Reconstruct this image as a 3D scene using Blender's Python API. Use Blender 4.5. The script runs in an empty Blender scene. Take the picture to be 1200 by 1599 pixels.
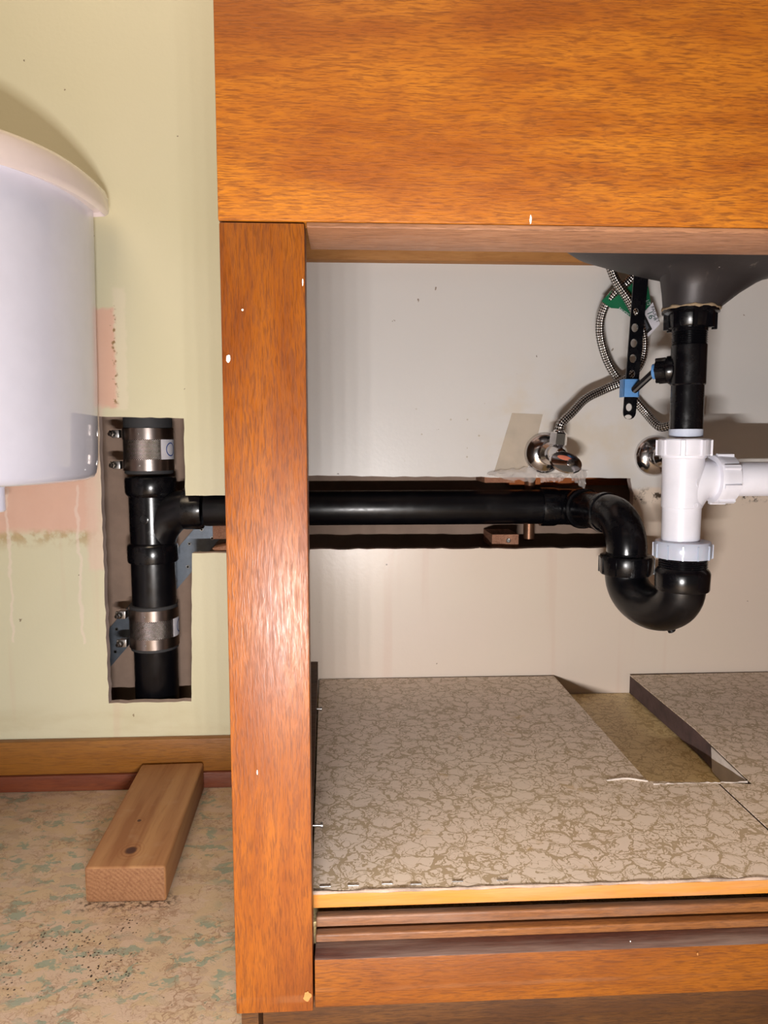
import bpy, bmesh, math, random
from mathutils import Vector, Matrix
random.seed(7)
S = bpy.context.scene
COL = S.collection
PI = math.pi

# ------------------------------------------------------------------ camera, light, exposure
F_PX, YAW, PITCH, ROLL, DIST, CZ = 1142.0, 0.050181, 0.098261, -0.000779, 0.9825, 0.4723
cyw, syw, cp, sp = math.cos(YAW), math.sin(YAW), math.cos(PITCH), math.sin(PITCH)
FW = Vector((syw * cp, cyw * cp, -sp))
RT = Vector((cyw, -syw, 0))
UP = RT.cross(FW)
RT, UP = (math.cos(ROLL) * RT + math.sin(ROLL) * UP), (math.cos(ROLL) * UP - math.sin(ROLL) * RT)
CAM = Vector((0, -DIST, CZ))
cd = bpy.data.cameras.new('camera')
cam = bpy.data.objects.new('camera', cd)
COL.objects.link(cam)
cd.sensor_fit = 'VERTICAL'
cd.sensor_height = 24.0
cd.lens = F_PX / 1599.0 * 24.0
cd.clip_start = 0.02
M3 = Matrix((RT, UP, -FW)).transposed()
cam.matrix_world = Matrix.Translation(CAM) @ M3.to_4x4()
S.camera = cam

w = bpy.data.worlds.new('world')
S.world = w
w.use_nodes = True
w.node_tree.nodes['Background'].inputs[0].default_value = (1.0, 0.84, 0.66, 1)
w.node_tree.nodes['Background'].inputs[1].default_value = 0.10

# the hand-held LED bar work light: a row of nine small emitters below the phone
for i in range(9):
    ld = bpy.data.lights.new('led', 'POINT')
    ld.energy = 3.3
    ld.color = (1.0, 0.965, 0.95)
    ld.shadow_soft_size = 0.0035
    lo = bpy.data.objects.new('led', ld)
    COL.objects.link(lo)
    lo.location = (-0.0785 + i * 0.0155, -DIST, 0.255)
# the bathroom's own warm ceiling fixture
ld = bpy.data.lights.new('room_light', 'AREA')
ld.shape = 'DISK'; ld.size = 1.1; ld.energy = 20
ld.color = (1.0, 0.79, 0.56)
lo = bpy.data.objects.new('room_light', ld)
COL.objects.link(lo)
lo.location = (-0.5, -1.3, 2.2)
lo.rotation_euler = (Vector((-0.2, 0, 0.6)) - Vector(lo.location)).to_track_quat('-Z', 'Y').to_euler()

S.view_settings.view_transform = 'Standard'
S.view_settings.look = 'None'
S.view_settings.gamma = 1
S.view_settings.use_curve_mapping = False
S.view_settings.exposure = 0.0


def at(px, py, Y):
    d = FW + RT * ((px - 600) / F_PX) - UP * ((py - 799.5) / F_PX)
    return CAM + d * ((Y - CAM.y) / d.y)


def atz(px, py, Z):
    d = FW + RT * ((px - 600) / F_PX) - UP * ((py - 799.5) / F_PX)
    return CAM + d * ((Z - CAM.z) / d.z)


# ------------------------------------------------------------------ materials
def lin(r, g, b):
    f = lambda c: (c / 255 / 12.92) if c / 255 <= 0.04045 else ((c / 255 + 0.055) / 1.055) ** 2.4
    return (f(r), f(g), f(b), 1)


class NT:
    def __init__(s, name):
        s.m = bpy.data.materials.new(name)
        s.m.use_nodes = True
        s.t = s.m.node_tree
        s.b = s.t.nodes['Principled BSDF']
        s._pos = None

    def n(s, typ, **kw):
        nd = s.t.nodes.new(typ)
        for k, v in kw.items():
            setattr(nd, k, v)
        return nd

    def put(s, sock, v):
        if v is None:
            return
        if isinstance(v, bpy.types.NodeSocket):
            s.t.links.new(v, sock)
        else:
            if sock.type == 'RGBA' and not hasattr(v, '__len__'):
                v = (v, v, v, 1)
            sock.default_value = v

    def pos(s):
        if s._pos is None:
            s._pos = s.n('ShaderNodeTexCoord').outputs['Object']
        return s._pos

    def uv(s):
        return s.n('ShaderNodeTexCoord').outputs['UV']

    def xyz(s, v=None):
        x = s.n('ShaderNodeSeparateXYZ')
        s.put(x.inputs[0], v if v is not None else s.pos())
        return x.outputs

    def m_(s, op, a, b=None, c=None):
        x = s.n('ShaderNodeMath', operation=op)
        s.put(x.inputs[0], a)
        if b is not None: s.put(x.inputs[1], b)
        if c is not None: s.put(x.inputs[2], c)
        return x.outputs[0]

    def map(s, scale=(1, 1, 1), rot=(0, 0, 0), loc=(0, 0, 0), v=None):
        x = s.n('ShaderNodeMapping')
        s.put(x.inputs['Vector'], v if v is not None else s.pos())
        x.inputs['Scale'].default_value = scale
        x.inputs['Rotation'].default_value = rot
        x.inputs['Location'].default_value = loc
        return x.outputs[0]

    def noise(s, scale, v=None, detail=4, rough=0.55, dist=0, out='Fac'):
        x = s.n('ShaderNodeTexNoise')
        s.put(x.inputs['Vector'], v if v is not None else s.pos())
        x.inputs['Scale'].default_value = scale
        x.inputs['Detail'].default_value = detail
        x.inputs['Roughness'].default_value = rough
        x.inputs['Distortion'].default_value = dist
        return x.outputs[out]

    def vor(s, scale, v=None, feature='F1', out='Distance', rnd=1.0):
        x = s.n('ShaderNodeTexVoronoi', feature=feature)
        s.put(x.inputs['Vector'], v if v is not None else s.pos())
        x.inputs['Scale'].default_value = scale
        x.inputs['Randomness'].default_value = rnd
        return x.outputs[out]

    def rng(s, v, a, b, c=0.0, d=1.0, smooth=True):
        x = s.n('ShaderNodeMapRange')
        if smooth: x.interpolation_type = 'SMOOTHSTEP'
        s.put(x.inputs['Value'], v)
        for k, q in zip(('From Min', 'From Max', 'To Min', 'To Max'), (a, b, c, d)):
            s.put(x.inputs[k], q)
        return x.outputs[0]

    def mix(s, f, a, b, blend='MIX'):
        x = s.n('ShaderNodeMix', data_type='RGBA', blend_type=blend)
        s.put(x.inputs[0], f); s.put(x.inputs[6], a); s.put(x.inputs[7], b)
        return x.outputs[2]

    def warp(s, amt, scale, v=None):
        v = v if v is not None else s.pos()
        c = s.noise(scale, v, 3, out='Color')
        a = s.n('ShaderNodeVectorMath', operation='SUBTRACT'); s.put(a.inputs[0], c); a.inputs[1].default_value = (.5, .5, .5)
        b = s.n('ShaderNodeVectorMath', operation='SCALE'); s.put(b.inputs[0], a.outputs[0]); b.inputs[3].default_value = amt
        d = s.n('ShaderNodeVectorMath', operation='ADD'); s.put(d.inputs[0], v); s.put(d.inputs[1], b.outputs[0])
        return d.outputs[0]

    def bump(s, h, strength=0.3, dist=0.001):
        x = s.n('ShaderNodeBump')
        s.put(x.inputs['Height'], h)
        x.inputs['Strength'].default_value = strength
        x.inputs['Distance'].default_value = dist
        s.put(s.b.inputs['Normal'], x.outputs[0])

    def done(s, col=None, rough=0.5, metal=0.0, **kw):
        if col is not None: s.put(s.b.inputs['Base Color'], col)
        s.put(s.b.inputs['Roughness'], rough)
        s.put(s.b.inputs['Metallic'], metal)
        for k, v in kw.items():
            s.put(s.b.inputs[k], v)
        return s.m


def speck(t, scale, r, dens, v=None):
    """small round specks: 1 inside a speck; dens = share of cells that have one"""
    d = t.vor(scale, v)
    c = t.xyz(t.vor(scale, v, out='Color'))[0]
    rr = t.m_('MULTIPLY', t.m_('LESS_THAN', c, dens), t.rng(c, 0, 1, r * .6, r, False))
    return t.m_('LESS_THAN', d, rr)


def box_mask(t, x0, x1, z0, z1, soft, v=None, ax=(0, 2)):
    o = t.xyz(v)
    a = t.m_('MULTIPLY', t.rng(o[ax[0]], x0 - soft, x0 + soft), t.rng(o[ax[0]], x1 + soft, x1 - soft))
    b = t.m_('MULTIPLY', t.rng(o[ax[1]], z0 - soft, z0 + soft), t.rng(o[ax[1]], z1 + soft, z1 - soft))
    return t.m_('MULTIPLY', a, b)


def wood(name, axis, light, mid, dark, rough=0.5, fleck=1.0, coarse=1.0, coat=0.12, dust=0.0, bumps=0.25, spec=.32, scuff=None):
    """axis: index of the grain direction"""
    t = NT(name)
    st = [1.0, 1.0, 1.0]; st[axis] = 0.10
    fine = [1.0, 1.0, 1.0]; fine[axis] = 0.07
    bandm = [1.0, 1.0, 1.0]; bandm[axis] = 0.2
    wv = t.warp(0.006, 14)
    band = t.noise(30 * coarse, t.map(tuple(bandm), v=t.warp(0.02, 9)), 5, .62)
    fl = t.noise(640 * coarse, t.map(tuple(st), v=t.warp(0.0045, 42)), 3, .62, .5)
    pore = t.noise(1250 * coarse, t.map(tuple(fine), v=wv), 2, .5)
    c = t.mix(t.rng(band, .32, .68), mid, light)
    c = t.mix(t.m_('MULTIPLY', t.rng(fl, .42, .68), .5 * fleck), c, dark)
    c = t.mix(t.m_('MULTIPLY', t.rng(pore, .50, .66), .55 * fleck), c, dark)
    c = t.mix(t.m_('MULTIPLY', t.m_('MULTIPLY', t.rng(band, .5, .3), t.rng(fl, .5, .36)), .5 * fleck), c, dark)
    big = t.noise(5, None, 2)
    c = t.mix(t.rng(big, .35, .7, 0, .3), c, mid)
    if dust:
        d = t.noise(26, t.map(tuple(st)), 5, .65)
        c = t.mix(t.rng(d, .42, .72, 0, dust), c, lin(176, 158, 146))
    if scuff:
        zz = t.m_('ADD', t.xyz()[2], t.m_('MULTIPLY', t.m_('SUBTRACT', t.noise(40), .5), .003))
        m = t.m_('MULTIPLY', t.rng(zz, scuff[0] - .001, scuff[0] + .001), t.rng(zz, scuff[1] + .001, scuff[1] - .001))
        c = t.mix(t.m_('MULTIPLY', m, t.rng(t.noise(60, t.map((.4, 1, 1)), 5), .35, .65, .0, .15)), c, lin(140, 104, 76))
    t.bump(t.m_('ADD', fl, pore), bumps, 0.0006)
    return t.done(c, t.rng(fl, .3, .7, rough - .05, rough + .14), 0, **{'Coat Weight': coat, 'Coat Roughness': .40, 'Specular IOR Level': spec})


G_L, G_M, G_D = lin(222, 122, 30), lin(178, 84, 20), lin(106, 42, 12)
W_panel = wood('varnished_mahogany_horizontal', 0, lin(180, 110, 26), lin(146, 78, 16), lin(88, 42, 10))
W_stile = wood('varnished_mahogany_vertical', 2, lin(140, 78, 16), lin(114, 56, 10), lin(74, 34, 7), fleck=.9, rough=.40, spec=.34, coat=.03, scuff=(.0855, .0905))
W_rail = wood('varnished_mahogany_rail', 0, lin(132, 76, 14), lin(108, 56, 10), lin(66, 32, 7), rough=.46, coat=.04, scuff=(.0915, .0945))
W_dark = wood('dark_brown_plywood', 0, lin(92, 58, 26), lin(68, 40, 18), lin(40, 22, 10), rough=.55, coat=0)
W_dusty = wood('dusty_rail_top', 0, lin(92, 54, 42), lin(76, 42, 34), lin(56, 30, 24), rough=.7, coat=0, dust=.5)
W_track = wood('bare_track_wood', 0, lin(140, 90, 46), lin(116, 70, 34), lin(70, 40, 20), rough=.55, coat=.05, dust=.25)
W_ply = wood('plywood_edge', 0, lin(160, 116, 86), lin(136, 94, 66), lin(92, 60, 40), rough=.45, coat=.1, coarse=.7)
W_pale = wood('pale_cleat_wood', 0, lin(176, 126, 70), lin(156, 104, 54), lin(110, 70, 36), rough=.6, coat=0, fleck=.4, coarse=.5)
W_yellow = wood('yellow_shelf_edge_wood', 0, lin(190, 126, 44), lin(176, 110, 34), lin(140, 78, 26), rough=.5, coat=.1, fleck=.35, coarse=.5, dust=.35)
W_base = wood('varnished_baseboard', 0, lin(152, 102, 42), lin(130, 80, 26), lin(88, 50, 16), rough=.4, fleck=.6, coarse=.5)
W_shoe = wood('reddish_brown_shoe_moulding', 0, lin(124, 66, 38), lin(104, 50, 28), lin(68, 30, 18), rough=.45, fleck=.6, coarse=.5, dust=.15)
W_stud = wood('orange_brown_stud', 0, lin(170, 96, 44), lin(150, 78, 34), lin(110, 52, 24), rough=.7, coat=0, fleck=.5)
W_shim = wood('rough_pinkish_wood', 1, lin(176, 128, 100), lin(150, 104, 80), lin(100, 64, 48), rough=.7, coat=0, fleck=.9, coarse=.7)
W_plate = wood('old_brown_wood', 0, lin(120, 78, 58), lin(98, 60, 44), lin(60, 36, 26), rough=.8, coat=0)


def mk_block():
    t = NT('pine_offcut_wood')
    # long soft growth lines along Y, bent round a knot
    wv = t.warp(0.010, 7)
    g = t.noise(60, t.map((1, .05, 1), v=wv), 3, .5)
    g2 = t.noise(300, t.map((1, .05, 1), v=wv), 3, .6)
    c = t.mix(t.rng(g, .35, .65), lin(160, 116, 74), lin(144, 98, 60))
    c = t.mix(t.rng(g, .60, .68, 0, .7), c, lin(128, 80, 44))
    c = t.mix(t.rng(g2, .5, .7, 0, .35), c, lin(128, 84, 48))
    for kx, ky, r in ((-.232, -.232, .0072), (-.2405, -.170, .0028)):
        o = t.xyz(t.warp(.003, 120))
        dx = t.m_('MULTIPLY', t.m_('SUBTRACT', o[0], kx), 1.0)
        dy = t.m_('MULTIPLY', t.m_('SUBTRACT', o[1], ky), .8)
        d = t.m_('SQRT', t.m_('ADD', t.m_('MULTIPLY', dx, dx), t.m_('MULTIPLY', dy, dy)))
        ring = t.m_('SINE', t.m_('MULTIPLY', d, 1500))
        c = t.mix(t.m_('MULTIPLY', t.rng(d, r * 2.6, r, 0, .5), t.rng(ring, -.2, .8)), c, lin(120, 66, 30))
        c = t.mix(t.rng(d, r, r * .55), c, lin(66, 34, 22))
    n = t.noise(40, None, 3)
    c = t.mix(t.rng(n, .58, .8, 0, .2), c, lin(176, 148, 120))
    t.bump(g2, .3, .0006)
    return t.done(c, .62)


def mk_block_end():
    t = NT('rough_sawn_end_grain')
    o = t.xyz()
    dx = t.m_('SUBTRACT', o[0], -.30); dz = t.m_('SUBTRACT', o[2], -.05)
    d = t.m_('SQRT', t.m_('ADD', t.m_('MULTIPLY', dx, dx), t.m_('MULTIPLY', dz, dz)))
    d = t.m_('ADD', d, t.m_('MULTIPLY', t.noise(60), .006))
    ring = t.rng(t.m_('SINE', t.m_('MULTIPLY', d, 1600)), -1, 1)
    n = t.noise(420, None, 4, .7)
    c = t.mix(ring, lin(146, 104, 70), lin(134, 92, 60))
    c = t.mix(t.rng(n, .45, .7, 0, .6), c, lin(104, 62, 34))
    t.bump(n, .8, .001)
    return t.done(c, .8)


def mk_wall():
    t = NT('painted_wall')
    o = t.xyz()
    wv = t.warp(.02, 28)
    wf = t.warp(.010, 90)
    base_n = t.noise(5, None, 3)
    out = t.mix(base_n, lin(208, 203, 170), lin(213, 207, 180))
    # older pink paint left bare where the cistern used to cover the wall
    pink = t.mix(t.noise(30), lin(214, 172, 150), lin(222, 186, 166))
    mp = box_mask(t, -.60, -.331, .352, .60, .006, wf)
    mp2 = box_mask(t, -.345, -.300, .515, .642, .003, wf)
    mp3 = box_mask(t, -.345, -.320, .30, .52, .004, wf)
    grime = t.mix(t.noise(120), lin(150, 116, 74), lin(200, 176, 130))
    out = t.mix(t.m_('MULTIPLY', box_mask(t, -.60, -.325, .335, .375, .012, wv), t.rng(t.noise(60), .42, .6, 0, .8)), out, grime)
    out = t.mix(mp, out, pink); out = t.mix(mp2, out, pink)
    out = t.mix(t.m_('MULTIPLY', mp3, .7), out, lin(222, 196, 176))
    out = t.mix(t.m_('MULTIPLY', box_mask(t, -.301, -.286, .512, .668, .0025, wf), .45), out, lin(226, 214, 192))
    out = t.mix(t.m_('MULTIPLY', box_mask(t, -.304, -.299, .52, .645, .002, wf), t.rng(t.noise(170), .5, .62)), out, lin(140, 112, 70))
    for x0 in (-.4485, -.357):
        drip = box_mask(t, x0 - .0018, x0 + .0018, .20, .412, .001, wv)
        out = t.mix(t.m_('MULTIPLY', drip, .5), out, lin(232, 214, 200))
    # inside the cabinet: whiter paint above the slot, pinkish beige below it
    up = t.mix(t.noise(4), lin(206, 202, 198), lin(214, 210, 206))
    lo_ = t.mix(t.noise(6, None, 4), lin(218, 204, 184), lin(220, 200, 186))
    zz = t.m_('ADD', o[2], t.m_('MULTIPLY', t.m_('SUBTRACT', t.noise(22), .5), .02))
    inn = t.mix(t.rng(zz, .402, .410), lo_, up)
    inn = t.mix(t.m_('MULTIPLY', box_mask(t, .19, .42, .41, .56, .05, wv), t.rng(t.noise(18, None, 4), .42, .66, 0, .55)), inn, lin(206, 192, 170))
    # smudges of cream paint and the dark mould line right of the drain
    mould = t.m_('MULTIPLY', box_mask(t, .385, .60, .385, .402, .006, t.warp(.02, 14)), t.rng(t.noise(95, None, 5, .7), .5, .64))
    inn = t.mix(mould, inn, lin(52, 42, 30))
    stain = t.m_('MULTIPLY', box_mask(t, .08, .22, .42, .52, .03, wv), speck(t, 130, .28, .10))
    inn = t.mix(t.m_('MULTIPLY', stain, .5), inn, lin(150, 130, 90))
    c = t.mix(t.m_('GREATER_THAN', o[0], -.072), out, inn)
    # scattered marks
    c = t.mix(t.m_('MULTIPLY', speck(t, 34, .085, .22, t.warp(.012, 120)), .75), c, lin(110, 84, 56))
    c = t.mix(t.m_('MULTIPLY', speck(t, 75, .13, .05, t.warp(.008, 120)), .8), c, lin(84, 62, 44))
    vs = t.noise(30, t.map((1, 1, .05)), 3)
    c = t.mix(t.m_('MULTIPLY', t.rng(vs, .58, .72, 0, .22), t.m_('LESS_THAN', o[2], .42)), c, lin(206, 168, 148))
    low = t.m_('MULTIPLY', t.rng(o[2], .13, .07), t.rng(t.noise(24, t.map((.3, 1, 1)), 5), .4, .7, 0, .5))
    c = t.mix(t.m_('MULTIPLY', low, t.m_('LESS_THAN', o[0], -.07)), c, lin(176, 158, 116))
    t.bump(t.noise(160, None, 3), .12, .0012)
    return t.done(c, t.rng(base_n, .3, .7, .30, .42), 0)


def mk_floor():
    t = NT('marbled_sheet_flooring')
    wv = t.warp(.03, 22)
    wf = t.warp(.020, 60)
    wg = t.warp(.010, 150, wf)
    st = t.map((.75, 1.6, 1), v=wg)
    c = t.mix(t.noise(12, wv, 5), lin(172, 146, 112), lin(188, 162, 132))
    cell = t.xyz(t.vor(70, st, out='Color'))
    c = t.mix(t.rng(cell[1], .1, .9, 0, .6), c, lin(186, 160, 142))
    c = t.mix(t.m_('MULTIPLY', t.m_('GREATER_THAN', cell[0], .8), .4), c, lin(154, 132, 112))
    tealm = t.m_('MULTIPLY', t.rng(t.noise(50, t.map((.8, 1.4, 1), v=wf), 4, .65), .535, .58), t.rng(t.noise(9, t.map(loc=(2, 3, 0)), 3), .40, .52))
    c = t.mix(t.m_('MULTIPLY', tealm, .7), c, lin(112, 134, 116))
    e = t.vor(85, st, feature='DISTANCE_TO_EDGE')
    e2 = t.vor(170, t.map((.8, 1.5, 1), v=wg), feature='DISTANCE_TO_EDGE')
    thick = t.rng(t.noise(24, t.map(loc=(1, 5, 0)), 4), .45, .65, .0, .075)
    c = t.mix(t.m_('MULTIPLY', t.m_('LESS_THAN', e, thick), .55), c, lin(140, 106, 80))
    c = t.mix(t.m_('MULTIPLY', t.m_('LESS_THAN', e2, t.rng(t.noise(30, wv, 4), .48, .7, 0, .10)), .45), c, lin(134, 104, 80))
    near = t.m_('MULTIPLY', box_mask(t, -.330, -.19, -.395, -.285, .022, wv, (0, 1)), t.rng(t.noise(20, t.map(loc=(9, 2, 0))), .40, .55))
    c = t.mix(t.m_('MULTIPLY', speck(t, 330, .46, .42), near), c, lin(40, 22, 14))
    c = t.mix(t.m_('MULTIPLY', speck(t, 220, .26, .08), .7), c, lin(58, 36, 24))
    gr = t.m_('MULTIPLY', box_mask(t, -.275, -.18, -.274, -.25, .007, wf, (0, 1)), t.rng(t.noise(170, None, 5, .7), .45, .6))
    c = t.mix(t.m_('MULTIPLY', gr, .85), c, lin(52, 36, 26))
    t.bump(t.m_('ADD', t.noise(90, wv, 5), t.rng(e, 0, .05)), .25, .001)
    return t.done(c, t.rng(t.noise(40), .3, .7, .35, .55), 0)


def mk_liner(name, base, base2, vein, amt=1.0, stain=0.0):
    t = NT(name)
    wv = t.warp(.020, 44)
    wf = t.warp(.0125, 105, wv)
    v1 = t.vor(52, t.map((1, 1.0, 1), v=wf), feature='DISTANCE_TO_EDGE')
    v2 = t.vor(84, t.map((1, 1.0, 1), loc=(3, 2, 0), v=wf), feature='DISTANCE_TO_EDGE')
    n1 = t.m_('ABSOLUTE', t.m_('SUBTRACT', t.noise(75, t.warp(.010, 90), 0, .5, .9), .5))
    vary = t.noise(42, t.map(loc=(5, 1, 0)), 2)
    vary2 = t.noise(34, t.map(loc=(1, 8, 0)), 2)
    l1 = t.m_('LESS_THAN', v1, t.rng(vary, .35, .65, .022, .066))
    l2 = t.m_('MULTIPLY', t.m_('LESS_THAN', v2, t.rng(vary, .35, .65, .05, .02)), t.m_('GREATER_THAN', vary2, .50))
    l3 = t.m_('MULTIPLY', t.m_('LESS_THAN', n1, .012), t.m_('LESS_THAN', vary2, .54))
    l4 = t.m_('MULTIPLY', t.m_('LESS_THAN', t.m_('ABSOLUTE', t.m_('SUBTRACT', v1, t.rng(vary2, .3, .7, .10, .17))), .015), t.m_('GREATER_THAN', t.noise(60, t.map(loc=(7, 3, 0)), 2), .5))
    l = t.m_('MAXIMUM', t.m_('MAXIMUM', l1, l4), t.m_('MAXIMUM', l2, l3))
    c = t.mix(t.noise(9), base, base2)
    c = t.mix(t.m_('MULTIPLY', l, .72 * amt), c, vein)
    y = t.m_('MULTIPLY', t.rng(t.noise(36, wv, 3), .66, .74), .35)
    c = t.mix(y, c, lin(190, 150, 52))
    if stain:
        c = t.mix(t.rng(t.noise(11, wv, 4), .35, .7, .2, stain), c, lin(140, 98, 44))
    t.bump(l, .3, .0006)
    return t.done(c, .42, 0)


def plain(name, rgb, rough=.5, metal=0., bump=None, var=0.06, **kw):
    t = NT(name)
    a = rgb
    b = tuple(max(0, c * (1 - var * 3)) for c in rgb[:3]) + (1,)
    c = t.mix(t.rng(t.noise(35, None, 4), .35, .7), a, b)
    if bump:
        t.bump(t.noise(bump[0], None, 3), bump[1], .001)
    return t.done(c, rough, metal, **kw)


def mk_braid():
    t = NT('braided_stainless_steel')
    o = t.xyz(t.uv())
    a = t.m_('MULTIPLY', o[0], 2 * PI * 6)
    b = t.m_('MULTIPLY', o[1], 2 * PI * 155)
    s1 = t.m_('SINE', t.m_('ADD', a, b)); s2 = t.m_('SINE', t.m_('SUBTRACT', a, b))
    h = t.m_('MULTIPLY', s1, s2)
    c = t.mix(t.rng(h, -.5, .6), lin(70, 64, 60), lin(230, 228, 226))
    t.bump(h, .5, .0010)
    return t.done(c, .27, 1.0)


def mk_perf():
    t = NT('perforated_steel_band')
    o = t.xyz(t.uv())
    a = t.m_('SINE', t.m_('MULTIPLY', o[0], 2 * PI * 72))
    b = t.m_('SINE', t.m_('MULTIPLY', o[1], 2 * PI * 500))
    h = t.m_('MULTIPLY', a, b)
    c = t.mix(t.rng(h, .0, .7), lin(70, 60, 56), lin(240, 234, 230))
    t.bump(h, .35, .0008)
    return t.done(c, .36, 1.0)


def mk_galv():
    t = NT('galvanised_steel')
    c = t.mix(t.noise(120, None, 3), lin(92, 98, 106), lin(122, 130, 140))
    return t.done(c, .42, .8)


def mk_sink():
    t = NT('undercoated_grey_steel')
    c = t.mix(t.noise(24, None, 4), lin(50, 46, 46), lin(64, 60, 62))
    c = t.mix(t.m_('MULTIPLY', speck(t, 90, .12, .1, t.warp(.008, 150)), .8), c, lin(200, 196, 190))
    c = t.mix(t.rng(t.noise(20, t.map((2.5, 1, .6)), 5, .7), .62, .72, 0, .5), c, lin(150, 140, 128))
    t.bump(t.noise(200), .15, .001)
    return t.done(c, .48, .35)


def mk_plastic(name, rgb, rough=.3, dusty=.12):
    t = NT(name)
    d = t.noise(50, t.map((1, 1, 1)), 5, .7)
    c = t.mix(t.rng(d, .55, .8, 0, dusty), rgb, lin(130, 122, 112))
    c = t.mix(t.m_('MULTIPLY', speck(t, 190, .08, .03), .3), c, lin(170, 165, 160))
    return t.done(c, t.rng(d, .4, .7, rough, rough + .15), 0)


M_wall = mk_wall()
M_floor = mk_floor()
M_gyp = plain('plasterboard_edge', lin(198, 178, 168), .85, bump=(300, .6))
M_back = plain('brown_board_in_wall', lin(150, 126, 110), .85, bump=(60, .3), var=.05)
M_liner = mk_liner('vein_patterned_shelf_liner', lin(228, 212, 192), lin(228, 206, 190), lin(158, 132, 88))
M_liner_old = mk_liner('aged_shelf_liner', lin(250, 226, 168), lin(252, 228, 172), lin(180, 140, 76), .8, .2)
M_endpine = mk_block_end(); M_pine = mk_block()
M_abs = mk_plastic('black_abs_plastic', lin(9, 9, 13), .20, .02)
M_absd = mk_plastic('dull_black_abs_plastic', lin(9, 9, 13), .28, .03)
M_rub = plain('black_rubber', lin(56, 56, 58), .7)
M_white = plain('white_pvc_plastic', lin(234, 234, 244), .3, var=.02)
M_bluewhite = plain('translucent_bluish_nylon', lin(196, 200, 216), .25, var=.03, **{'Subsurface Weight': .2})
M_porc = plain('white_porcelain', lin(226, 226, 242), .08, var=.01, **{'Coat Weight': .6, 'Coat Roughness': .03})
M_lid = plain('warm_white_porcelain', lin(238, 222, 218), .12, var=.01, **{'Coat Weight': .6, 'Coat Roughness': .03})
M_chrome = plain('chrome', lin(222, 220, 222), .14, 1.0, var=.03)
M_steel = plain('brushed_steel', lin(176, 164, 158), .28, 1.0, var=.05)
M_bolt = plain('zinc_bolt_steel', lin(170, 168, 166), .3, 1.0)
M_perf = mk_perf(); M_braid = mk_braid(); M_galv = mk_galv(); M_sink = mk_sink()
M_blue = plain('blue_plastic_clip', lin(92, 146, 206), .4)
M_copper = plain('dull_copper', lin(128, 92, 70), .42, .75, var=.12)
M_green = plain('green_card_tag', lin(16, 104, 68), .45)
M_card = plain('white_card_label', lin(214, 212, 220), .55)
M_blackcard = plain('black_print', lin(20, 20, 22), .5)
M_grn_print = plain('dark_green_print', lin(24, 78, 66), .5)
M_bluep = plain('blue_print', lin(36, 70, 150), .5)
M_chip = plain('white_paint_fleck', lin(232, 226, 218), .6, bump=(400, .5))
M_putty = plain('old_plumbers_putty', lin(150, 130, 104), .85, bump=(300, .8))
M_tape = plain('yellowed_masking_tape', lin(216, 200, 178), .6, var=.05, Alpha=.4)
M_red = plain('red_handle_badge', lin(206, 120, 96), .3)
M_ptfe = plain('white_tape', lin(206, 214, 232), .5)
t_ = NT('clear_plastic_film')
M_film = t_.done(lin(236, 228, 222), .12, 0, **{'Alpha': .32})
M_torn = plain('torn_liner_edge', lin(206, 194, 184), .9, bump=(300, .8))
M_darkside = plain('dark_particle_board_edge', lin(88, 66, 62), .85, bump=(200, .6), var=.15)
M_fuzz = plain('fuzzy_grey_adhesive_edge', lin(168, 146, 130), .9, bump=(400, .9), var=.15)


# ------------------------------------------------------------------ object helpers
def tag(o, label=None, cat=None, group=None, kind=None):
    if label: o['label'] = label
    if cat: o['category'] = cat
    if group: o['group'] = group
    if kind: o['kind'] = kind
    return o


def thing(name, label, cat, loc=(0, 0, 0), group=None):
    o = bpy.data.objects.new(name, None)
    o.empty_display_size = .02
    COL.objects.link(o)
    o.location = loc
    return tag(o, label, cat, group)


def wpos(o):
    v = Vector((0, 0, 0))
    while o is not None:
        v += o.location
        o = o.parent
    return v


def obj(name, bm, mat, parent=None, smooth=None, label=None):
    """link bm (in world coordinates) as one mesh object"""
    me = bpy.data.meshes.new(name)
    bmesh.ops.recalc_face_normals(bm, faces=bm.faces)
    bm.to_mesh(me)
    bm.free()
    for m in (mat if isinstance(mat, (list, tuple)) else [mat]):
        me.materials.append(m)
    if smooth:
        me.polygons.foreach_set('use_smooth', [True] * len(me.polygons))
        me.set_sharp_from_angle(angle=math.radians(smooth))
    o = bpy.data.objects.new(name, me)
    COL.objects.link(o)
    if parent is not None:
        o.parent = parent
        o.location = -wpos(parent)
    if label: o['label'] = label
    return o


def BM():
    return bmesh.new()


def box(bm, a, b, bev=0.0, seg=2):
    r = bmesh.ops.create_cube(bm, size=1.0)
    vs = r['verts']
    for v in vs:
        v.co = Vector([a[i] + (b[i] - a[i]) * (v.co[i] + .5) for i in range(3)])
    if bev:
        es = list({e for v in vs for e in v.link_edges})
        bmesh.ops.bevel(bm, geom=es, offset=bev, segments=seg, affect='EDGES', profile=.6)
    return bm


def prism(bm, pts, vec):
    """pts: 3-D outline; extruded by vec"""
    a = [bm.verts.new(p) for p in pts]
    b = [bm.verts.new(Vector(p) + Vector(vec)) for p in pts]
    n = len(pts)
    bm.faces.new(a); bm.faces.new(b[::-1])
    for i in range(n):
        bm.faces.new((a[i], a[(i + 1) % n], b[(i + 1) % n], b[i]))
    return bm


def frame(d):
    d = Vector(d).normalized()
    h = Vector((0, 0, 1)) if abs(d.z) < .9 else Vector((0, -1, 0))
    u = h.cross(d).normalized()
    return d, u, d.cross(u)


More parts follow.
